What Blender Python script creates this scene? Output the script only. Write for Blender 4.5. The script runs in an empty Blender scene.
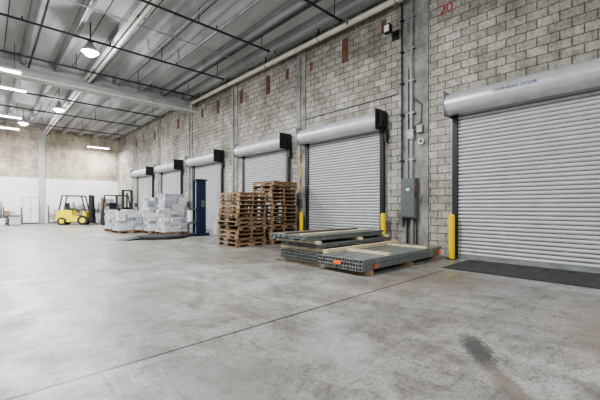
import bpy, math, random, bmesh
from mathutils import Vector, Matrix, Euler
random.seed(7)
S=bpy.context.scene
try:
    S.view_settings.view_transform='AgX'; S.view_settings.look='AgX - Medium High Contrast'
except Exception as ex: print(ex)
WX=8.78; FY=33.6; CH=7.6

# ---------------------------------------------------------------- materials
def mat(name):
    m=bpy.data.materials.new(name); m.use_nodes=True
    nt=m.node_tree; return m,nt,nt.nodes['Principled BSDF']
def simple(name,col,rough=.5,metal=0,var=.12,scale=6,bump=0,emit=0,stretch=None):
    m,nt,b=mat(name)
    N=nt.nodes; L=nt.links
    tc=N.new('ShaderNodeTexCoord'); nz=N.new('ShaderNodeTexNoise'); nz.inputs['Scale'].default_value=scale; nz.inputs['Detail'].default_value=6; nz.inputs['Roughness'].default_value=.65
    if stretch:
        mp=N.new('ShaderNodeMapping'); mp.inputs['Scale'].default_value=stretch; L.new(tc.outputs['Object'],mp.inputs['Vector']); L.new(mp.outputs[0],nz.inputs['Vector'])
    else: L.new(tc.outputs['Object'],nz.inputs['Vector'])
    r=N.new('ShaderNodeValToRGB'); r.color_ramp.elements[0].position=.35; r.color_ramp.elements[1].position=.65
    r.color_ramp.elements[0].color=[c*(1-var) for c in col]+[1]; r.color_ramp.elements[1].color=[min(1,c*(1+var)) for c in col]+[1]
    L.new(nz.outputs['Fac'],r.inputs['Fac']); L.new(r.outputs['Color'],b.inputs['Base Color'])
    b.inputs['Roughness'].default_value=rough; b.inputs['Metallic'].default_value=metal
    if bump:
        bp=N.new('ShaderNodeBump'); bp.inputs['Strength'].default_value=bump; bp.inputs['Distance'].default_value=.01
        L.new(nz.outputs['Fac'],bp.inputs['Height']); L.new(bp.outputs['Normal'],b.inputs['Normal'])
    if emit:
        b.inputs['Emission Color'].default_value=list(col)+[1]; b.inputs['Emission Strength'].default_value=emit
    return m
def island(name,cols,rough=.75,metal=0):
    m,nt,b=mat(name); N=nt.nodes; L=nt.links
    g=N.new('ShaderNodeNewGeometry'); r=N.new('ShaderNodeValToRGB')
    el=r.color_ramp.elements
    for i,c in enumerate(cols):
        p=i/(len(cols)-1)
        if 0<i<len(cols)-1: el.new(p)
    for i,c in enumerate(cols): el[i].color=list(c)+[1]
    L.new(g.outputs['Random Per Island'],r.inputs['Fac'])
    tc=N.new('ShaderNodeTexCoord'); nz=N.new('ShaderNodeTexNoise'); nz.inputs['Scale'].default_value=9; nz.inputs['Detail'].default_value=5
    L.new(tc.outputs['Object'],nz.inputs['Vector'])
    r2=N.new('ShaderNodeValToRGB'); r2.color_ramp.elements[0].position=.3; r2.color_ramp.elements[0].color=(.7,.7,.7,1); r2.color_ramp.elements[1].position=.65
    L.new(nz.outputs['Fac'],r2.inputs['Fac'])
    mx=N.new('ShaderNodeMixRGB'); mx.blend_type='MULTIPLY'; mx.inputs['Fac'].default_value=1
    L.new(r.outputs['Color'],mx.inputs['Color1']); L.new(r2.outputs['Color'],mx.inputs['Color2']); L.new(mx.outputs['Color'],b.inputs['Base Color'])
    b.inputs['Roughness'].default_value=rough; b.inputs['Metallic'].default_value=metal
    return m

def block_mat(name,axis,c1,c2,mort,paint_h=None,paint=None,grime=True):
    m,nt,b=mat(name); N=nt.nodes; L=nt.links
    tc=N.new('ShaderNodeTexCoord'); sp=N.new('ShaderNodeSeparateXYZ'); L.new(tc.outputs['Object'],sp.inputs[0])
    cb=N.new('ShaderNodeCombineXYZ'); L.new(sp.outputs[axis],cb.inputs['X']); L.new(sp.outputs['Z'],cb.inputs['Y'])
    br=N.new('ShaderNodeTexBrick'); br.offset=.5
    br.inputs['Scale'].default_value=1; br.inputs['Brick Width'].default_value=.4; br.inputs['Row Height'].default_value=.2
    br.inputs['Mortar Size'].default_value=.012; br.inputs['Mortar Smooth'].default_value=.15; br.inputs['Bias'].default_value=0
    br.inputs['Color1'].default_value=list(c1)+[1]; br.inputs['Color2'].default_value=list(c2)+[1]; br.inputs['Mortar'].default_value=list(mort)+[1]
    L.new(cb.outputs[0],br.inputs['Vector'])
    def noise(s,d=7,r=.65,stretch=None):
        n=N.new('ShaderNodeTexNoise'); n.inputs['Scale'].default_value=s; n.inputs['Detail'].default_value=d; n.inputs['Roughness'].default_value=r
        if stretch:
            mp=N.new('ShaderNodeMapping'); mp.inputs['Scale'].default_value=stretch; L.new(tc.outputs['Object'],mp.inputs['Vector']); L.new(mp.outputs[0],n.inputs['Vector'])
        else: L.new(tc.outputs['Object'],n.inputs['Vector'])
        return n.outputs['Fac']
    def ramp(f,p0,c0,p1,c1):
        r=N.new('ShaderNodeValToRGB'); r.color_ramp.elements[0].position=p0; r.color_ramp.elements[0].color=list(c0)+[1]
        r.color_ramp.elements[1].position=p1; r.color_ramp.elements[1].color=list(c1)+[1]; L.new(f,r.inputs['Fac']); return r.outputs['Color']
    def mul(a,bb,f=1):
        x=N.new('ShaderNodeMixRGB'); x.blend_type='MULTIPLY'; x.inputs['Fac'].default_value=f; L.new(a,x.inputs['Color1']); L.new(bb,x.inputs['Color2']); return x.outputs[0]
    out=mul(br.outputs['Color'],ramp(noise(.6),.38,(.66,.65,.63),.6,(1.12,1.11,1.08)))
    out=mul(out,ramp(noise(1.6,8,.75,(1,1,.35)),.38,(.70,.69,.68),.56,(1.05,1.05,1.05)),.95)
    n2=noise(14,5)
    out=mul(out,ramp(n2,.35,(.62,.62,.62),.58,(1.06,1.06,1.06)),.9)
    if grime:
        mr=N.new('ShaderNodeMapRange'); mr.inputs['From Min'].default_value=.54; mr.inputs['From Max'].default_value=.70; mr.inputs['To Max'].default_value=.4
        L.new(noise(1.1,9,.7),mr.inputs['Value'])
        x=N.new('ShaderNodeMixRGB'); L.new(mr.outputs[0],x.inputs['Fac']); L.new(out,x.inputs['Color1']); x.inputs['Color2'].default_value=(.58,.57,.54,1); out=x.outputs[0]
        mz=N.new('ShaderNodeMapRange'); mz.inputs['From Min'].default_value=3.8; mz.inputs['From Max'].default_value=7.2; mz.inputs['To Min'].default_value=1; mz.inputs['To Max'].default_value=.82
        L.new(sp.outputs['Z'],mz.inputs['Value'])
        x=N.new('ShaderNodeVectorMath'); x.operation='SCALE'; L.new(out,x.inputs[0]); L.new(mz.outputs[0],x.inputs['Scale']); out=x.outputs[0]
    if paint_h:
        lt=N.new('ShaderNodeMath'); lt.operation='LESS_THAN'; lt.inputs[1].default_value=paint_h
        L.new(sp.outputs['Z'],lt.inputs[0])
        m3=N.new('ShaderNodeMixRGB'); L.new(lt.outputs[0],m3.inputs['Fac']); L.new(out,m3.inputs['Color1']); m3.inputs['Color2'].default_value=list(paint)+[1]
        out=m3.outputs[0]
    L.new(out,b.inputs['Base Color']); b.inputs['Roughness'].default_value=.9
    bp=N.new('ShaderNodeBump'); bp.inputs['Strength'].default_value=.9; bp.inputs['Distance'].default_value=.015; bp.invert=True
    ad=N.new('ShaderNodeMath'); ad.operation='MULTIPLY_ADD'; ad.inputs[1].default_value=-.4; L.new(n2,ad.inputs[0]); L.new(br.outputs['Fac'],ad.inputs[2])
    L.new(ad.outputs[0],bp.inputs['Height']); L.new(bp.outputs['Normal'],b.inputs['Normal'])
    return m

def floor_mat():
    m,nt,b=mat('concrete_floor'); N=nt.nodes; L=nt.links
    tc=N.new('ShaderNodeTexCoord'); co=tc.outputs['Object']
    def noise(s,d=6,r=.6,stretch=None,rot=0,dist=0):
        n=N.new('ShaderNodeTexNoise'); n.inputs['Scale'].default_value=s; n.inputs['Detail'].default_value=d; n.inputs['Roughness'].default_value=r; n.inputs['Distortion'].default_value=dist
        if stretch:
            mp=N.new('ShaderNodeMapping'); mp.inputs['Scale'].default_value=stretch; mp.inputs['Rotation'].default_value=(0,0,rot); L.new(co,mp.inputs['Vector']); L.new(mp.outputs[0],n.inputs['Vector'])
        else: L.new(co,n.inputs['Vector'])
        return n.outputs['Fac']
    def ramp(f,p0,c0,p1,c1):
        r=N.new('ShaderNodeValToRGB'); r.color_ramp.elements[0].position=p0; r.color_ramp.elements[0].color=list(c0)+[1]
        r.color_ramp.elements[1].position=p1; r.color_ramp.elements[1].color=list(c1)+[1]; L.new(f,r.inputs['Fac']); return r.outputs['Color']
    def mul(a,bb,f=1):
        x=N.new('ShaderNodeMixRGB'); x.blend_type='MULTIPLY'; x.inputs['Fac'].default_value=f; L.new(a,x.inputs['Color1']); L.new(bb,x.inputs['Color2']); return x.outputs[0]
    base=ramp(noise(.5,8,.6,None,0,.6),.38,(.235,.225,.21),.62,(.335,.325,.308))
    c=mul(base,ramp(noise(1.9,12,.82,None,0,.8),.40,(.68,.67,.65),.56,(1.08,1.08,1.08)))
    c=mul(c,ramp(noise(1.3,11,.8,(1,.2,1),.35),.42,(.78,.775,.765),.56,(1.05,1.05,1.05)))
    c=mul(c,ramp(noise(34,5,.7),.38,(.68,.68,.68),.56,(1.06,1.06,1.06)),.95)
    c=mul(c,ramp(noise(7,11,.88),.42,(.50,.48,.46),.475,(1,1,1)),.85)
    c=mul(c,ramp(noise(14,6,.7,(1,.05,1),.9),.36,(.6,.59,.57),.43,(1,1,1)),.7)
    c=mul(c,ramp(noise(12,6,.7,(.05,1,1),-.3),.36,(.62,.61,.59),.42,(1,1,1)),.7)
    sp=N.new('ShaderNodeSeparateXYZ'); L.new(co,sp.inputs[0])
    def math_(op,a,bb=None,cc=None):
        n=N.new('ShaderNodeMath'); n.operation=op
        for i,v in enumerate((a,bb,cc)):
            if v is None: continue
            if isinstance(v,(int,float)): n.inputs[i].default_value=v
            else: L.new(v,n.inputs[i])
        return n.outputs[0]
    def patch(cx,cy,ang,rx,ry,col,nscale,lo,hi,amt):
        nonlocal c
        mp=N.new('ShaderNodeMapping'); mp.vector_type='TEXTURE'; mp.inputs['Location'].default_value=(cx,cy,0); mp.inputs['Rotation'].default_value=(0,0,ang); mp.inputs['Scale'].default_value=(rx,ry,1)
        L.new(co,mp.inputs['Vector'])
        ln=N.new('ShaderNodeVectorMath'); ln.operation='LENGTH'; L.new(mp.outputs[0],ln.inputs[0])
        e=math_('SUBTRACT',1,ln.outputs['Value'])
        f=math_('ADD',e,math_('MULTIPLY_ADD',noise(nscale,8,.75),1.8,-.9))
        mr=N.new('ShaderNodeMapRange'); mr.inputs['From Min'].default_value=lo; mr.inputs['From Max'].default_value=hi; mr.inputs['To Max'].default_value=amt
        L.new(f,mr.inputs['Value'])
        x=N.new('ShaderNodeMixRGB'); L.new(mr.outputs[0],x.inputs['Fac']); L.new(c,x.inputs['Color1']); x.inputs['Color2'].default_value=list(col)+[1]; c=x.outputs[0]
    patch(3.27,1.12,.55,.50,.15,(.035,.033,.032),22,.05,.5,.85)      # skid mark
    patch(2.75,.72,.7,.6,.12,(.13,.10,.08),14,.1,.6,.7)
    patch(3.0,.2,.6,.5,.25,(.08,.07,.06),8,.2,.7,.6)
    patch(4.6,.3,.3,1.7,.7,(.17,.13,.10),3,.1,.8,.5)
    patch(6.4,2.6,.1,1.8,1.0,(.17,.13,.10),2.5,.1,.8,.65)
    patch(5.2,3.1,.1,2.4,.8,(.18,.145,.115),2.5,.2,.8,.55)
    patch(5.5,7.7,.2,2.6,1.4,(.17,.145,.125),2,.2,.9,.55)
    patch(3.2,9.5,1.2,3,1,(.18,.165,.15),1.5,.2,.9,.5)
    patch(1.6,5,1.2,2.6,.8,(.18,.17,.155),1.5,.2,.9,.55)
    patch(1.3,2.2,.9,1.0,.8,(.18,.17,.16),2.5,.2,.9,.55)
    patch(2.4,12,1.3,5,.5,(.17,.155,.14),2.5,.1,.8,.5)
    patch(4.6,12,1.5,5,.45,(.17,.155,.14),2.5,.1,.8,.5)
    patch(3.6,4.6,.2,1.4,.5,(.42,.41,.395),2.5,.2,.8,.45)
    patch(2.5,2.2,1.0,1.2,.5,(.42,.41,.395),2.5,.2,.8,.4)
    def track(cx,cy,R,w,amt):
        nonlocal c
        mp=N.new('ShaderNodeMapping'); mp.vector_type='TEXTURE'; mp.inputs['Location'].default_value=(cx,cy,0); L.new(co,mp.inputs['Vector'])
        ln=N.new('ShaderNodeVectorMath'); ln.operation='LENGTH'; L.new(mp.outputs[0],ln.inputs[0])
        d=math_('ABSOLUTE',math_('SUBTRACT',ln.outputs['Value'],R))
        mr=N.new('ShaderNodeMapRange'); mr.inputs['From Min'].default_value=.42; mr.inputs['From Max'].default_value=.62; L.new(noise(1.4,6,.7),mr.inputs['Value'])
        f=math_('MULTIPLY',math_('LESS_THAN',d,w),math_('MULTIPLY',mr.outputs[0],amt))
        x=N.new('ShaderNodeMixRGB'); L.new(f,x.inputs['Fac']); L.new(c,x.inputs['Color1']); x.inputs['Color2'].default_value=(.10,.095,.09,1); c=x.outputs[0]
    track(9.5,9.0,5.2,.07,.45); track(9.5,9.0,6.1,.07,.4); track(-4,8,8.3,.07,.4); track(5.5,-6,8.6,.05,.45); track(-6,14,9.6,.08,.4); track(8,-2,6.0,.06,.4)
    def joint(out,pos,w,dark):
        nonlocal c
        d=math_('ABSOLUTE',math_('SUBTRACT',out,pos)); f=math_('MULTIPLY',math_('LESS_THAN',d,w),dark)
        x=N.new('ShaderNodeMixRGB'); L.new(f,x.inputs['Fac']); L.new(c,x.inputs['Color1']); x.inputs['Color2'].default_value=(.015,.013,.012,1); c=x.outputs[0]
    joint(sp.outputs['Y'],3.0,.014,1.0)
    joint(sp.outputs['Y'],12.6,.016,.7)
    joint(sp.outputs['Y'],22.2,.02,.7)
    joint(sp.outputs['X'],7.0,.010,.7)
    L.new(c,b.inputs['Base Color'])
    L.new(ramp(noise(1.6,6),.35,(.30,.30,.30),.7,(.55,.55,.55)),b.inputs['Roughness'])
    bp=N.new('ShaderNodeBump'); bp.inputs['Strength'].default_value=.2; bp.inputs['Distance'].default_value=.01; L.new(noise(9,8),bp.inputs['Height']); L.new(bp.outputs[0],b.inputs['Normal'])
    return m

M={}
M['floor']=floor_mat()
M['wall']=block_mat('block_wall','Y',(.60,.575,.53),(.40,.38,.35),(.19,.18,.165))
M['wallfar']=block_mat('block_wall_far','X',(.64,.57,.48),(.52,.46,.395),(.37,.33,.285),3.6,(.80,.80,.81),False)
M['conc']=simple('concrete',(.28,.272,.257),.9,0,.4,2.2,.5)
M['ceil']=simple('ceiling_concrete',(.46,.46,.46),.9,0,.25,.9,.3,0,(1,.25,1))
M['rib']=simple('rib_concrete',(.31,.31,.31),.9,0,.25,1.2,.3,0,(1,.25,1))
M['girder']=simple('girder_concrete',(.42,.42,.42),.9,0,.2,1.2,.3)
M['door']=simple('door_paint',(.51,.515,.53),.45,.1,.06,3)
M['groove']=simple('door_groove',(.18,.18,.185),.6,.1)
M['hood']=simple('hood_metal',(.55,.555,.57),.4,.3,.12,2)
M['black']=simple('black_metal',(.025,.025,.027),.5,.2)
M['rubber']=simple('rubber',(.02,.02,.02),.8)
M['yellow']=simple('yellow_paint',(.80,.55,.015),.5)
M['fyellow']=simple('forklift_yellow',(.75,.62,.02),.4)
M['grey']=simple('grey_enamel',(.11,.125,.12),.5,.1)
M['galv']=simple('galvanised',(.32,.33,.33),.45,.5,.2)
M['dplate']=simple('steel_plate',(.045,.045,.048),.6,.2,.4,5,.3)
M['cream']=simple('cream_pipe',(.62,.60,.54),.5)
M['rust']=simple('rust_block',(.13,.065,.042),.9,0,.4,5)
M['red']=simple('red_paint',(.40,.04,.03),.6)
M['orange']=simple('orange_tag',(.9,.13,.02),.6)
M['blue']=simple('blue_enamel',(.008,.018,.055),.45)
M['lblue']=simple('label_blue',(.03,.06,.2),.5)
M['white']=simple('white_plastic',(.7,.7,.7),.5)
M['wood']=island('pallet_wood',[(.13,.075,.04),(.33,.21,.12),(.20,.12,.065),(.42,.30,.18),(.16,.095,.055),(.27,.19,.12)])
M['timber']=simple('light_timber',(.55,.48,.32),.8,0,.15,6)
M['steel']=island('stud_steel',[(.14,.155,.148),(.26,.285,.272),(.18,.20,.19)],.42,.35)
M['steeltrim']=simple('tube_rim',(.30,.325,.31),.4,.3)
M['hollow_shade']=simple('tube_hollow_shade',(.012,.013,.012),.8)  # near-black colour stands in for the shade inside hollow tubes
M['carton']=island('wrapped_bags',[(.50,.52,.55),(.74,.75,.77),(.36,.38,.43),(.64,.65,.67),(.28,.29,.32)],.35)
M['film']=simple('grey_film',(.4,.42,.45),.3)
M['brown']=island('brown_cartons',[(.36,.24,.14),(.24,.16,.10),(.5,.38,.28),(.1,.1,.12),(.3,.34,.45)])
M['lamp']=simple('lamp_glow',(1,.99,.97),.5,emit=40)
M['alu']=simple('aluminium',(.5,.5,.5),.35,.6)
M['door_dark']=simple('dark_gap',(.03,.03,.03),.9)

# ---------------------------------------------------------------- mesh builder
class MB:
    def __init__(s): s.v=[];s.f=[];s.mi=[];s.ms=[];s.sm=[]
    def mid(s,k):
        if k not in s.ms: s.ms.append(k)
        return s.ms.index(k)
    def add(s,vs,fs,k,smooth=False,M4=None):
        o=len(s.v)
        for p in vs: s.v.append(tuple(M4@Vector(p)) if M4 else tuple(p))
        i=s.mid(k)
        for f in fs: s.f.append([o+a for a in f]); s.mi.append(i); s.sm.append(smooth)
    def box(s,x0,x1,y0,y1,z0,z1,k,M4=None):
        vs=[(x0,y0,z0),(x1,y0,z0),(x1,y1,z0),(x0,y1,z0),(x0,y0,z1),(x1,y0,z1),(x1,y1,z1),(x0,y1,z1)]
        s.add(vs,[(3,2,1,0),(4,5,6,7),(0,1,5,4),(1,2,6,5),(2,3,7,6),(3,0,4,7)],k,False,M4)
    def cyl(s,p0,p1,r,k,n=16,r1=None,cap=True):
        p0=Vector(p0);p1=Vector(p1); r1=r if r1 is None else r1
        q=(p1-p0).to_track_quat('Z','Y').to_matrix()
        vs=[]
        for P,R in((p0,r),(p1,r1)):
            for i in range(n):
                a=2*math.pi*i/n; vs.append(P+q@Vector((R*math.cos(a),R*math.sin(a),0)))
        s.add(vs,[(i,(i+1)%n,n+(i+1)%n,n+i) for i in range(n)],k,True)
        if cap: s.add(vs,[tuple(range(n-1,-1,-1)),tuple(range(n,2*n))],k)
    def path(s,pts,r,k,n=10):
        for a,b in zip(pts,pts[1:]): s.cyl(a,b,r,k,n)
    def prism(s,poly,axis,a,b,k,smooth=False):
        def mk(p,t):
            if axis=='x': return (t,p[0],p[1])
            if axis=='y': return (p[0],t,p[1])
            return (p[0],p[1],t)
        n=len(poly); vs=[mk(p,a) for p in poly]+[mk(p,b) for p in poly]
        s.add(vs,[(i,(i+1)%n,n+(i+1)%n,n+i) for i in range(n)],k,smooth)
        s.add(vs,[tuple(range(n-1,-1,-1)),tuple(range(n,2*n))],k)
    def torus(s,c,R,r,k,axis='x',n=24,m=8):
        vs=[]
        for i in range(n):
            a=2*math.pi*i/n
            for j in range(m):
                t=2*math.pi*j/m; rr=R+r*math.cos(t)
                p=(rr*math.cos(a),rr*math.sin(a),r*math.sin(t))
                if axis=='x': p=(p[2],p[0],p[1])
                if axis=='y': p=(p[0],p[2],p[1])
                vs.append((c[0]+p[0],c[1]+p[1],c[2]+p[2]))
        s.add(vs,[(i*m+j,((i+1)%n)*m+j,((i+1)%n)*m+(j+1)%m,i*m+(j+1)%m) for i in range(n) for j in range(m)],k,True)
    def obj(s,name,loc=(0,0,0),rz=0,parent=None,bevel=0,seg=2):
        me=bpy.data.meshes.new(name); me.from_pydata(s.v,[],s.f)
        for k in s.ms: me.materials.append(M[k])
        for p,i,sm in zip(me.polygons,s.mi,s.sm): p.material_index=i; p.use_smooth=sm
        bm=bmesh.new(); bm.from_mesh(me); bmesh.ops.recalc_face_normals(bm,faces=bm.faces); bm.to_mesh(me); bm.free()
        me.update(); o=bpy.data.objects.new(name,me); S.collection.objects.link(o)
        o.location=loc; o.rotation_euler=(0,0,rz)
        if parent: o.parent=parent
        if bevel:
            b=o.modifiers.new('bevel','BEVEL'); b.width=bevel; b.segments=seg; b.limit_method='ANGLE'
        return o
def empty(name,loc=(0,0,0),rz=0):
    o=bpy.data.objects.new(name,None); o.empty_display_size=.2; S.collection.objects.link(o); o.location=loc; o.rotation_euler=(0,0,rz); return o

# ---------------------------------------------------------------- shell
XL=-14; YB=-12
b=MB(); b.box(XL-.3,WX+.3,YB,FY+.3,-.2,0,'floor'); b.obj('floor')
b=MB(); b.box(WX,WX+.3,YB,FY+.3,0,CH,'wall'); b.obj('wall_right')
b=MB(); b.box(XL,WX,FY,FY+.3,0,CH,'wallfar'); b.obj('wall_far')
b=MB(); b.box(XL-.3,XL,YB,FY+.3,0,CH,'wall'); b.obj('wall_left')
b=MB(); b.box(XL-.3,WX+.3,YB,FY+.3,CH,CH+.25,'ceil'); b.obj('ceiling')
b=MB()
x=WX-.75; i=0
while x>XL:
    b.prism([(x-.12,CH),(x+.12,CH),(x+.08,CH-.34),(x-.08,CH-.34)],'y',YB,FY,'rib')
    if i%2==0: b.box(x-.61,x-.59,YB,FY,CH-.015,CH,'door_dark')
    x-=1.15; i+=1
b.obj('trim_ceiling_ribs')
b=MB()
for gy in(18.3,):
    b.prism([(gy-.18,CH-.02),(gy-.18,6.98),(gy-.32,6.98),(gy-.32,6.74),(gy+.32,6.74),(gy+.32,6.98),(gy+.18,6.98),(gy+.18,CH-.02)],'x',XL,WX,'girder')
b.obj('trim_ceiling_girder')
b=MB()
for y0,y1 in((4.25,5.0),(9.05,9.5),(13.7,14.2),(18.5,19.0),(23.4,23.9),(29,29.5)):
    b.box(WX-.04,WX,y0,y1,0,CH-.4,'conc')
b.obj('trim_pilasters')
b=MB()
for x0 in(3.05,-2.5,-8):
    b.box(x0,x0+.4,FY-.12,FY,0,CH-.4,'girder')
b.obj('trim_far_pilasters')
b=MB()
for y,z,w,h in((7.16,6.55,.24,.8),(5.66,6.75,.16,.42),(8.75,6.5,.12,.3),(10.1,6.6,.14,.4),(11.36,6.5,.26,.8),(13.4,6.5,.2,.6),(15.6,6.5,.26,.7),(17.3,6.5,.2,.5),(20.5,6.5,.3,.6),(24.5,6.4,.3,.6),(28.5,6.4,.3,.6)):
    b.box(WX-.012,WX,y-w/2,y+w/2,z-h/2,z+h/2,'rust')
b.obj('trim_rust_blocks')

# ---------------------------------------------------------------- roll-up doors
def rollup(i,y0,y1,H=3.72):
    e=empty('door_%d'%i,(WX,0,0))
    b=MB()
    p=.092; n=int(H/p)
    for k in range(n):
        z=k*p
        pr=[(-.058,z+.006),(-.080,z+.018),(-.092,z+.045),(-.084,z+.072),(-.062,z+.084)]
        vs=[(x,y0,zz) for x,zz in pr]+[(x,y1,zz) for x,zz in pr]
        b.add(vs,[(j,j+1,6+j,5+j) for j in range(4)],'door',True)
        pr=[(-.062,z+.084),(-.050,z+.091),(-.058,z+.098)]
        vs=[(x,y0,zz) for x,zz in pr]+[(x,y1,zz) for x,zz in pr]
        b.add(vs,[(j,j+1,4+j,3+j) for j in range(2)],'groove')
    b.box(-.11,-.04,y0,y1,.0,.10,'galv')
    b.box(-.04,-.0,y0,y1,0,H,'door_dark')
    b.obj('curtain',parent=e)
    b=MB()
    for y,s in((y0,-1),(y1,1)):
        a,c=sorted((y-s*.03,y+s*.10)); b.box(-.13,0,a,c,0,H+.05,'black')
        a,c=sorted((y+s*.10,y+s*.16)); b.box(-.03,0,a,c,0,H+.3,'galv')
    b.obj('guides',parent=e)
    b=MB()
    r=.26; cz=H+.13; cx=-.31; a0=y0-.12; a1=y1+.12
    arc=[(cx+r*math.cos(t),cz+r*math.sin(t)) for t in [math.radians(60+v*240/16) for v in range(17)]]
    prof=[(0,cz+r+.02),(cx+.1,cz+r)]+arc+[(cx+.05,cz-r+.03),(-.14,cz-r+.05),(-.14,cz-r+.1),(0,cz-r+.1)]
    b.prism(prof,'y',a0,a1,'hood',True)
    for f in (.33,.66): b.torus((cx,a0+(a1-a0)*f,cz),r,.006,'hood','y',32,6)
    b.obj('hood',parent=e)
    b=MB()
    for y in(a0-.02,a1):
        b.box(-.60,0,y,y+.02,cz-r-.04,cz+r+.05,'galv' if y>a0 else 'black')
    if i>1:
        b.box(-.40,-.05,a0-.08,a0-.02,cz-.2,cz+.24,'black')
        b.cyl((-.3,a0-.02,cz),(-.3,a0-.14,cz),.06,'black')
        b.box(-.16,-.04,a0-.10,a0-.02,cz-.6,cz-.25,'black')
        b.torus((-.3,a0-.11,cz),.12,.012,'black','y')
        for dx in(-.41,-.19): b.cyl((dx,a0-.11,cz),(dx,a0-.11,1.3),.008,'black',6)
    b.obj('brackets',parent=e,bevel=.008)
D=[(.34,3.47),(5.69,8.82),(10.0,13.05),(15.1,18.1),(19.9,22.9),(24.7,27.8)]
for i,(a,c) in enumerate(D): rollup(i+1,a,c)

def text(name,s,y,z,x,size,k):
    cu=bpy.data.curves.new(name,'FONT'); cu.body=s; cu.size=size; cu.extrude=.002; cu.align_x='CENTER'; cu.align_y='CENTER'
    o=bpy.data.objects.new(name,cu); S.collection.objects.link(o); cu.materials.append(M[k])
    o.matrix_world=Matrix(((0,0,-1,x),(-1,0,0,y),(0,1,0,z),(0,0,0,1))); return o
text('dock_number_sign','20',3.78,6.48,WX-.004,.36,'red')
text('hood_label','OVERHEAD DOOR',2.1,3.88,WX-.31-.262,.10,'lblue')

def bollard(y,x=WX-.26):
    b=MB(); b.cyl((0,0,0),(0,0,1.08),.075,'yellow',20); b.cyl((0,0,1.08),(0,0,1.12),.075,'yellow',20,.045)
    b.cyl((0,0,0),(0,0,.02),.12,'black',20)
    b.obj('safety_bollard',(x,y,0))
for y in(3.52,5.5,9.0,13.25,14.9): bollard(y,WX-.28)

def leveller(y0,y1,x0):
    b=MB(); b.box(x0,WX-.12,y0,y1,0,.012,'dplate'); b.box(x0+.05,WX-.55,y0+.06,y1-.06,.012,.024,'dplate')
    for k in range(6):
        yy=y0+.25+k*(y1-y0-.5)/5; b.cyl((WX-.5,yy-.1,.025),(WX-.5,yy+.1,.025),.02,'dplate',10)
    b.box(x0-.03,x0,y0-.03,y1+.03,0,.014,'galv'); b.box(x0,WX-.12,y1,y1+.03,0,.014,'galv'); b.box(x0,WX-.12,y0-.03,y0,0,.014,'galv')
    b.obj('dock_leveler_plate')
leveller(.45,3.15,7.0)

# ---------------------------------------------------------------- electrical
e=empty('electrical_disconnect',(WX-.04,4.73,0))
b=MB(); b.box(-.2,0,-.22,.22,1.0,2.1,'grey'); b.box(-.225,-.2,-.2,.2,1.03,2.07,'grey'); b.obj('cabinet',parent=e,bevel=.01)
b=MB(); b.box(-.25,-.2,-.25,-.22,1.55,1.75,'black'); b.cyl((-.24,-.25,1.7),(-.3,-.25,1.85),.015,'red'); b.box(-.228,-.225,-.05,.05,1.75,1.82,'white'); b.obj('handle',parent=e)
b=MB()
b.path([(-.1,-.05,2.1),(-.1,-.05,7.1)],.035,'galv'); b.path([(-.06,.1,2.1),(-.06,.1,5.2)],.022,'galv')
b.path([(-.06,.27,.9),(-.06,.27,7.1)],.025,'black')
b.path([(-.06,.1,1.0),(-.06,.1,.25),(-.06,.25,.1)],.03,'black'); b.path([(-.06,-.05,1.0),(-.06,-.05,.05)],.03,'galv'); b.path([(-.06,-.18,1.0),(-.06,-.18,.05)],.02,'black')
b.box(-.14,0,-.12,.06,3.2,3.45,'galv'); b.box(-.12,0,.22,.34,.8,1.1,'grey'); b.box(-.1,0,-.35,-.2,3.35,3.55,'galv')
b.path([(-.05,-.05,3.5),(-.05,-.3,3.6),(-.05,-.33,4.1),(-.05,-.12,4.3)],.014,'black')
b.torus((-.06,-.3,3.1),.07,.018,'white')
for z in(2.6,3.9,4.8,5.7,6.6):
    b.box(-.13,0,-.13,.03,z,z+.04,'galv'); b.box(-.1,0,.22,.32,z,z+.04,'black')
b.obj('conduit',parent=e)
e=empty('flood_light',(WX,5.25,6.3))
b=MB(); b.path([(0,0,0),(-.35,0,.1)],.02,'black'); b.box(-.5,-.35,-.10,.10,-.05,.18,'black'); b.box(-.51,-.5,-.08,.08,-.03,.16,'white'); b.box(-.06,0,-.1,.1,-.1,.15,'black'); b.obj('head',parent=e,bevel=.01)
b=MB()
for y in(9.3,14.0,18.8,23.6,28.4):
    b.path([(WX-.08,y,1.6),(WX-.08,y,7.0)],.025,'galv'); b.box(WX-.17,WX,y-.1,y+.1,1.3,1.6,'grey')
b.path([(WX-.05,5.2,4.6),(WX-.05,9.3,4.6)],.018,'galv'); b.path([(WX-.05,4.0,6.9),(WX-.05,-6,6.9)],.02,'galv')
b.obj('wall_conduits')
b=MB(); pts=[(WX-.06,9.2,3.4)]+[(WX-.15-.05*math.sin(t),9.2+.12*math.sin(t*2),3.4-t*.3) for t in (1,2,3,4,5)]
b.path(pts,.014,'yellow'); b.obj('hanging_cable')

# ---------------------------------------------------------------- overhead services
e=empty('overhead_pipework')
b=MB()
b.cyl((WX-.38,YB,7.12),(WX-.38,17.9,7.12),.085,'cream',16)
b.cyl((WX-.38,17.9,7.12),(WX-.38,17.9,6.66),.085,'cream',16)
for y in range(-10,18,3): b.box(WX-.4,WX-.36,y,y+.04,7.1,CH-.005,'black'); b.torus((WX-.38,y+.02,7.12),.09,.012,'black','y')
b.obj('water_main',parent=e)
b=MB()
for y,xe in((3.4,8.0),(6.6,7.9),(9.68,7.5),(13.2,7.7),(16.3,7.8),(21.5,7.9),(25,7.9),(29,7.9)):
    b.cyl((XL+.05,y,6.98),(xe,y,6.98),.035,'black',10); b.cyl((xe-.02,y,6.98),(xe+.02,y,6.98),.06,'black',10)
    xx=xe-.3
    while xx>-2:
        b.cyl((xx,y,6.98),(xx,y,CH-.005),.014,'black',6); b.cyl((xx+.6,y,6.98),(xx+.6,y,7.1),.02,'black',6); b.cyl((xx+.6,y,7.1),(xx+.6,y,7.115),.05,'alu',8); xx-=2.4
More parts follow.
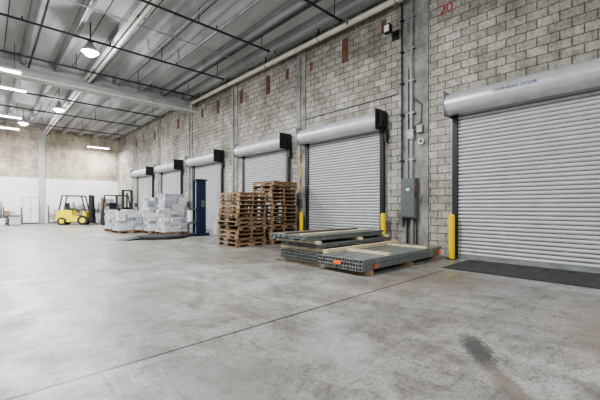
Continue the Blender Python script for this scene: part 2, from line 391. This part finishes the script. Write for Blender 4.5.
for x,z,r,k in((5.6,7.14,.035,'galv'),(1.3,7.14,.035,'black'),(6.9,7.2,.025,'black'),(4.7,7.2,.02,'galv'),(2.2,7.2,.025,'galv')):
    b.cyl((x,YB,z),(x,18,z),r,k,8)
b.cyl((6.6,9.68,6.98),(6.6,6.6,6.98),.02,'black',8)
b.cyl((XL+.05,17.7,6.66),(WX-.05,17.7,6.66),.05,'cream',10)
b.cyl((XL+.05,11.4,7.15),(WX-.5,11.4,7.15),.02,'galv',8); b.cyl((XL+.05,5.0,7.15),(WX-.5,5.0,7.15),.02,'galv',8)
b.obj('sprinkler_pipes',parent=e)
b=MB(); b.cyl((3.44,YB,7.05),(3.44,FY-.01,7.05),.06,'cream',12); b.box(3.26,3.36,YB,FY-.01,7.12,7.2,'white')
b.cyl((3.62,YB,7.1),(3.62,FY-.01,7.1),.02,'black',8)
for y in range(-10,33,3): b.box(3.42,3.46,y,y+.03,7.05,CH-.005,'black'); b.box(3.25,3.65,y,y+.04,7.2,7.23,'black')
b.obj('conduit_run',parent=e)

def highbay(x,y,power,z=6.6):
    e=empty('high_bay_lamp',(x,y,z))
    b=MB(); n=28; prof=[(.0,.42),(.08,.42),(.10,.26),(.14,.22),(.22,.10),(.27,.0),(.265,-.0),(.21,.09)]
    vs=[];m=len(prof)
    for i in range(n):
        a=2*math.pi*i/n
        for r,z_ in prof: vs.append((r*math.cos(a),r*math.sin(a),z_))
    b.add(vs,[(i*m+j,((i+1)%n)*m+j,((i+1)%n)*m+j+1,i*m+j+1) for i in range(n) for j in range(m-1)],'alu',True)
    b.cyl((0,0,.42),(0,0,CH-z-.005),.015,'black',8); b.obj('shade',parent=e)
    b=MB(); b.cyl((0,0,-.10),(0,0,.03),.14,'lamp',24,.25); b.obj('lens',parent=e)
    l=bpy.data.lights.new('bulb','AREA'); l.shape='DISK'; l.size=.45; l.energy=power; l.color=(.97,.985,1)
    o=bpy.data.objects.new('bulb',l); S.collection.objects.link(o); o.parent=e; o.location=(0,0,-.12)
    l=bpy.data.lights.new('ceiling_fill','POINT'); l.shadow_soft_size=.1; l.energy=power*.55; l.color=(.97,.985,1)  # added point light below the lens, fill that brightens the ceiling
    o=bpy.data.objects.new('ceiling_fill',l); S.collection.objects.link(o); o.parent=e; o.location=(0,0,-.25)
for x,y in((2.61,13.3),(2.9,22.3),(1.73,27.5),(2.7,5.8),(-3.2,9),(-3.2,19.2),(-3.2,27),(2.7,-4),(-6,1)):
    highbay(x,y,430)
def strip(x,y,z,L_,power):
    e=empty('fluorescent_lamp',(x,y,z))
    b=MB()
    b.box(-L_/2,L_/2,-.12,.12,0,.08,'white'); b.box(-L_/2+.03,L_/2-.03,-.08,.08,-.03,0,'lamp'); b.cyl((-L_/3,0,.08),(-L_/3,0,CH-z-.005),.008,'black',6); b.cyl((L_/3,0,.08),(L_/3,0,CH-z-.005),.008,'black',6)
    b.obj('housing',parent=e)
    l=bpy.data.lights.new('tube','AREA'); l.shape='RECTANGLE'; l.size=L_; l.size_y=.2; l.energy=power; l.color=(1,1,.98)
    o=bpy.data.objects.new('tube',l); S.collection.objects.link(o); o.parent=e; o.location=(0,0,-.05)
strip(.7,20.2,6.7,1.4,250); strip(.9,26.5,6.7,1.4,250); strip(1.0,30.4,6.7,1.4,300); strip(6.9,32.2,6.3,1.6,300); strip(.4,16.9,6.5,1.2,150)

# ---------------------------------------------------------------- pallets
def pallet(b,cx,cy,z,rz,L=1.2,W=1.02):
    T=Matrix.Translation((cx,cy,z))@Matrix.Rotation(rz,4,'Z')
    for yy in(-W/2,-.02,W/2-.04):
        b.box(-L/2,L/2,yy,yy+.04,.078,.120,'wood',T)
        for a,c in((-L/2,-L/2+.17),(-.12,.12),(L/2-.17,L/2)): b.box(a,c,yy,yy+.04,.016,.078,'wood',T)
    n=7
    for k in range(n):
        x0=-L/2+k*(L-.1)/(n-1); b.box(x0,x0+.1,-W/2,W/2,.120,.136,'wood',T)
    for k in(0,2,3,4,6):
        x0=-L/2+k*(L-.1)/(n-1); b.box(x0,x0+.1,-W/2,W/2,0,.016,'wood',T)
def pstack(cx,cy,n,rz0=math.pi/2):
    b=MB()
    for k in range(n):
        pallet(b,random.uniform(-.035,.035),random.uniform(-.035,.035),k*.1375,rz0+random.uniform(-.04,.04)+(math.pi/2 if random.random()<.3 else 0),1.2+random.uniform(-.03,.04),1.1)
    b.obj('wooden_pallet_stack',(cx,cy,0))
pstack(6.42,9.75,13); pstack(7.72,9.6,16)

# ---------------------------------------------------------------- steel tube bundles
def bundle(b,x0,x1,y0,y1,z0,rows,s=.095,jit=.02):
    n=int((y1-y0)/s); t=.009; q=s-.004
    for r in range(rows):
        for k in range(n):
            y=y0+k*s; z=z0+r*s; a=x0+random.uniform(-jit,jit); c=x1+random.uniform(-.05,.05)
            for (p,w,kk) in((a,a+.012,'steeltrim'),(a+.012,c,'steel')):
                b.box(p,w,y,y+q,z,z+t,kk); b.box(p,w,y,y+q,z+q-t,z+q,kk); b.box(p,w,y,y+t,z+t,z+q-t,kk); b.box(p,w,y+q-t,y+q,z+t,z+q-t,kk)
            b.box(a+.04,a+.05,y+t,y+q-t,z+t,z+q-t,'hollow_shade'); b.box(c-.07,c-.06,y+t,y+q-t,z+t,z+q-t,'hollow_shade')  # dark plates set into both ends, painted shade of the hollow
    h=rows*s
    for xs in(x0+.5,x1-.5):
        b.box(xs,xs+.03,y0-.004,y0+n*s,z0+h-.003,z0+h+.001,'galv'); b.box(xs,xs+.03,y0-.004,y0-.001,z0,z0+h,'galv')
e=empty('steel_tube_bundles')
b=MB()
bundle(b,5.10,8.4,3.76,4.96,.09,3,.072)
bundle(b,5.2,8.3,5.03,6.3,.09,3,.072)
bundle(b,5.35,8.1,5.15,6.38,.375,2,.055)
bundle(b,5.0,7.9,5.12,6.46,.555,2,.06,.06)
b.obj('tubes',parent=e)
b=MB()
for x in(5.3,6.8,8.0):
    b.box(x,x+.09,3.7,5.0,0,.088,'wood'); b.box(x,x+.09,5.02,6.35,0,.088,'wood'); b.box(x+.06,x+.15,5.0,6.4,.308,.373,'timber'); b.box(x-.05,x+.04,5.0,6.45,.487,.553,'timber')
b.box(5.95,6.07,3.75,5.0,.308,.36,'timber'); b.box(7.6,7.7,3.75,5.0,.308,.36,'timber')
b.box(5.3,8.2,4.80,4.93,.308,.385,'timber')
for yy in(5.35,5.9): b.box(5.1,7.8,yy,yy+.09,.677,.70,'timber' if yy<5.5 else 'wood')
b.obj('dunnage',parent=e)
b=MB(); b.box(5.06,5.075,4.24,4.42,.18,.24,'orange'); b.box(5.5,5.57,3.735,3.752,.11,.18,'orange'); b.box(8.25,8.35,3.735,3.752,.12,.22,'orange'); b.obj('tags',parent=e)

# ---------------------------------------------------------------- wrapped goods
def goods(cx,cy,nx,ny,nz,h,rz=0,k='carton'):
    b=MB()
    pallet(b,0,0,0,0)
    sx=1.16/nx; sy=.98/ny
    for iz in range(nz):
        for ix in range(nx):
            for iy in range(ny):
                if iz==nz-1 and random.random()<.4: continue
                x0=-.58+ix*sx; y0=-.49+iy*sy; j=random.uniform(-.035,.035); j2=random.uniform(-.035,.035)
                T=Matrix.Translation((x0+sx/2+j,y0+sy/2+j2,.137+iz*h))@Matrix.Rotation(random.uniform(-.09,.09),4,'Z')
                b.box(-sx/2+.005,sx/2-.005,-sy/2+.005,sy/2-.005,0,h-.002,k,T)
    b.obj('wrapped_goods_pallet',(cx,cy,0),rz,bevel=.06,seg=3)
goods(5.25,18.5,3,3,6,.16,.05); goods(6.3,17.2,3,3,5,.16,-.05); goods(6.5,15.9,3,3,4,.16,.03); goods(6.6,18.9,3,3,6,.17,0); goods(5.3,20.1,3,3,6,.17)
goods(7.72,19.0,3,3,10,.19,0); goods(7.4,20.6,3,3,9,.19)

# ---------------------------------------------------------------- stretch wrapper
e=empty('stretch_wrapping_machine',(5.4,14.3,0))
b=MB(); b.cyl((0,0,0),(0,0,.09),1.0,'black',56); b.cyl((0,0,.09),(0,0,.11),.9,'rubber',56); b.box(.5,1.5,-.25,.25,0,.09,'black')
b.prism([(-1.7,0),(-.9,0),(-.9,.09)],'y',-.4,.4,'black'); b.obj('turntable',parent=e)
b=MB()
b.box(1.65,1.95,-.16,.20,.12,2.5,'blue'); b.box(1.48,1.65,-.18,-.12,.12,2.5,'blue'); b.box(1.48,1.65,.16,.22,.12,2.5,'blue'); b.box(1.60,1.65,-.12,.16,.12,2.5,'black')
b.box(1.45,2.0,-.22,.26,2.5,2.56,'black'); b.box(1.4,2.05,-.30,.34,0,.12,'blue'); b.box(1.72,1.88,-.19,-.16,1.3,1.6,'grey'); b.box(1.75,1.78,-.2,-.19,1.5,1.54,'red')
b.cyl((1.55,.02,.12),(1.55,.02,2.5),.03,'alu',10)
b.obj('mast',parent=e,bevel=.012)
b=MB(); b.box(1.15,1.6,-.12,.16,.55,.65,'grey'); b.box(1.15,1.6,-.12,.16,1.17,1.24,'grey'); b.cyl((1.27,0,.65),(1.27,0,1.17),.11,'white',20); b.cyl((1.17,.1,.65),(1.17,.1,1.17),.025,'alu',10); b.obj('film_carriage',parent=e)

b=MB(); n=20
b.cyl((0,0,0),(0,0,.75),.20,'white',n,.25); b.torus((0,0,.75),.25,.02,'white','z'); b.torus((0,0,.6),.242,.012,'white','z'); b.obj('trash_bin',(7.95,14.35,0))
b=MB(); b.cyl((0,0,0),(0,0,.8),.27,'film',n)
for z in(.02,.28,.54,.8): b.torus((0,0,z),.27,.015,'film','z')
b.obj('steel_drum',(7.45,15.5,0))

# ---------------------------------------------------------------- forklift
def forklift(x,y,rz,k,mast=2.15):
    e=empty('forklift',(x,y,0),rz)
    b=MB()
    b.prism([(-1.25,.35),(-1.2,.95),(-1.0,1.08),(-.35,1.08),(-.25,.98),(-.2,.62),(.42,.62),(.48,1.0),(.62,1.0),(.7,.5),(.7,.22),(-1.1,.22)],'y',-.52,.52,k)
    b.obj('chassis',parent=e,bevel=.05)
    b=MB(); b.box(-.6,-.12,-.25,.25,1.08,1.2,'black'); b.box(-.72,-.6,-.25,.25,1.1,1.6,'black'); b.path([(.45,0,1.0),(.25,0,1.25)],.03,'black'); b.torus((.22,0,1.28),.17,.018,'black','x'); b.obj('seat_and_wheel',parent=e,bevel=.02)
    b=MB()
    for s in(-.48,.48):
        b.path([(.6,s,.95),(.35,s,2.1),(-.85,s,2.12),(-1.05,s,1.0)],.045,'black')
    for i in range(8):
        xx=.3-i*.155; b.box(xx,xx+.05,-.48,.48,2.1,2.14,'black')
    b.obj('overhead_guard',parent=e)
    b=MB()
    for s in(-.38,.3):
        b.box(.78,.9,s,s+.08,.1,mast,'black'); b.box(.9,.98,s+.01,s+.07,.1,mast-.05,'black')
    for z in(.3,1.2,mast-.1): b.box(.8,.88,-.38,.38,z,z+.08,'black')
    b.cyl((.84,0,.2),(.84,0,mast-.2),.05,'black',12)
    b.box(.98,1.03,-.5,.5,.15,.25,'black'); b.box(.98,1.03,-.5,.5,.5,.58,'black'); b.box(.98,1.02,-.5,.5,1.15,1.2,'black')
    for i in range(7): b.box(.98,1.01,-.5+i*.16,-.47+i*.16,.15,1.2,'black')
    for s in(-.35,.22): b.box(1.03,1.07,s,s+.13,.0,.6,'black'); b.box(1.03,2.0,s,s+.13,.0,.045,'black')
    b.obj('mast_and_forks',parent=e)
    b=MB()
    for cx,r in((.45,.34),(-.85,.28)):
        for s in(-1,1):
            b.cyl((cx,s*.42,r),(cx,s*.62,r),r,'rubber',28); b.cyl((cx,s*.60,r),(cx,s*.635,r),r*.55,k,20)
    b.obj('wheels',parent=e)
forklift(4.95,29.2,-.45,'fyellow',2.2)
forklift(6.9,26.2,-1.2,'black',2.5)

# ---------------------------------------------------------------- far end items
b=MB(); b.box(0,.95,-.5,0,.08,2.0,'white'); b.box(.02,.47,-.52,-.5,.12,1.97,'white'); b.box(.49,.93,-.52,-.5,.12,1.97,'white'); b.box(.43,.45,-.55,-.52,1,1.15,'black'); b.box(.51,.53,-.55,-.52,1,1.15,'black'); b.box(.47,.49,-.51,-.5,.12,1.97,'black'); b.box(-.02,.97,-.5,0,2.0,2.04,'grey')
b.box(.03,.1,-.47,-.4,0,.08,'black'); b.box(.85,.92,-.47,-.4,0,.08,'black'); b.box(.03,.1,-.1,-.03,0,.08,'black'); b.box(.85,.92,-.1,-.03,0,.08,'black'); b.obj('storage_cabinet',(2.05,FY-.03,0))
def rack(x,y,w,h,n,name='shelving_unit'):
    b=MB()
    for xx in(0,w-.05):
        for yy in(-.6,-.05): b.box(xx,xx+.05,yy,yy+.05,0,h,'grey')
    for i in range(n):
        z=.12+i*(h-.2)/n; b.box(0,w,-.6,0,z,z+.03,'galv'); xx=.06
        while xx<w-.45:
            ww=random.uniform(.2,.4); b.box(xx,xx+ww,-.55,-.08,z+.03,z+.03+random.uniform(.15,(h-.2)/n-.08),random.choice(['brown','brown','carton','film'])); xx+=ww+.03
    b.obj(name,(x,y,0))
rack(-.6,FY-.05,1.45,1.7,3); rack(.92,FY-.05,1.08,1.3,2); rack(-3.2,FY-.05,2.4,1.6,3); rack(3.6,FY-.2,1.5,1.4,2); rack(5.3,FY-.05,1.9,1.7,3); rack(7.4,FY-.05,1.2,2.2,4)
def crate(x,y,k,w=.6,h=.5):
    b=MB(); b.box(-w/2,w/2,-w/2,w/2,0,.04,k)
    for a,c,d,f in((-w/2,w/2,-w/2,-w/2+.03),(-w/2,w/2,w/2-.03,w/2),(-w/2,-w/2+.03,-w/2,w/2),(w/2-.03,w/2,-w/2,w/2)): b.box(a,c,d,f,0,h,k)
    b.box(-w/2-.02,w/2+.02,-w/2-.02,-w/2,h-.05,h,k); b.box(-w/2+.05,w/2-.05,-w/2+.05,w/2-.05,.04,h-.06,'brown'); b.obj('plastic_storage_bin',(x,y,0))
crate(.7,31.2,'white'); crate(1.5,31.4,'film',.7,.6); crate(6.6,31.4,'white',.7,.8); crate(7.3,30.6,'lblue',.6,.7)

# ---------------------------------------------------------------- world, camera
w=bpy.data.worlds.new('sky'); S.world=w; w.use_nodes=True
bg=w.node_tree.nodes['Background']; bg.inputs['Color'].default_value=(.93,.965,1,1); bg.inputs['Strength'].default_value=1.55
cam=bpy.data.cameras.new('camera'); co=bpy.data.objects.new('camera',cam); S.collection.objects.link(co)
cam.sensor_width=36; cam.lens=335/600*36; cam.shift_y=7/600; cam.clip_start=.05
co.location=(0,0,1.3); co.rotation_euler=(math.pi/2,0,-math.atan(314/335)); S.camera=co
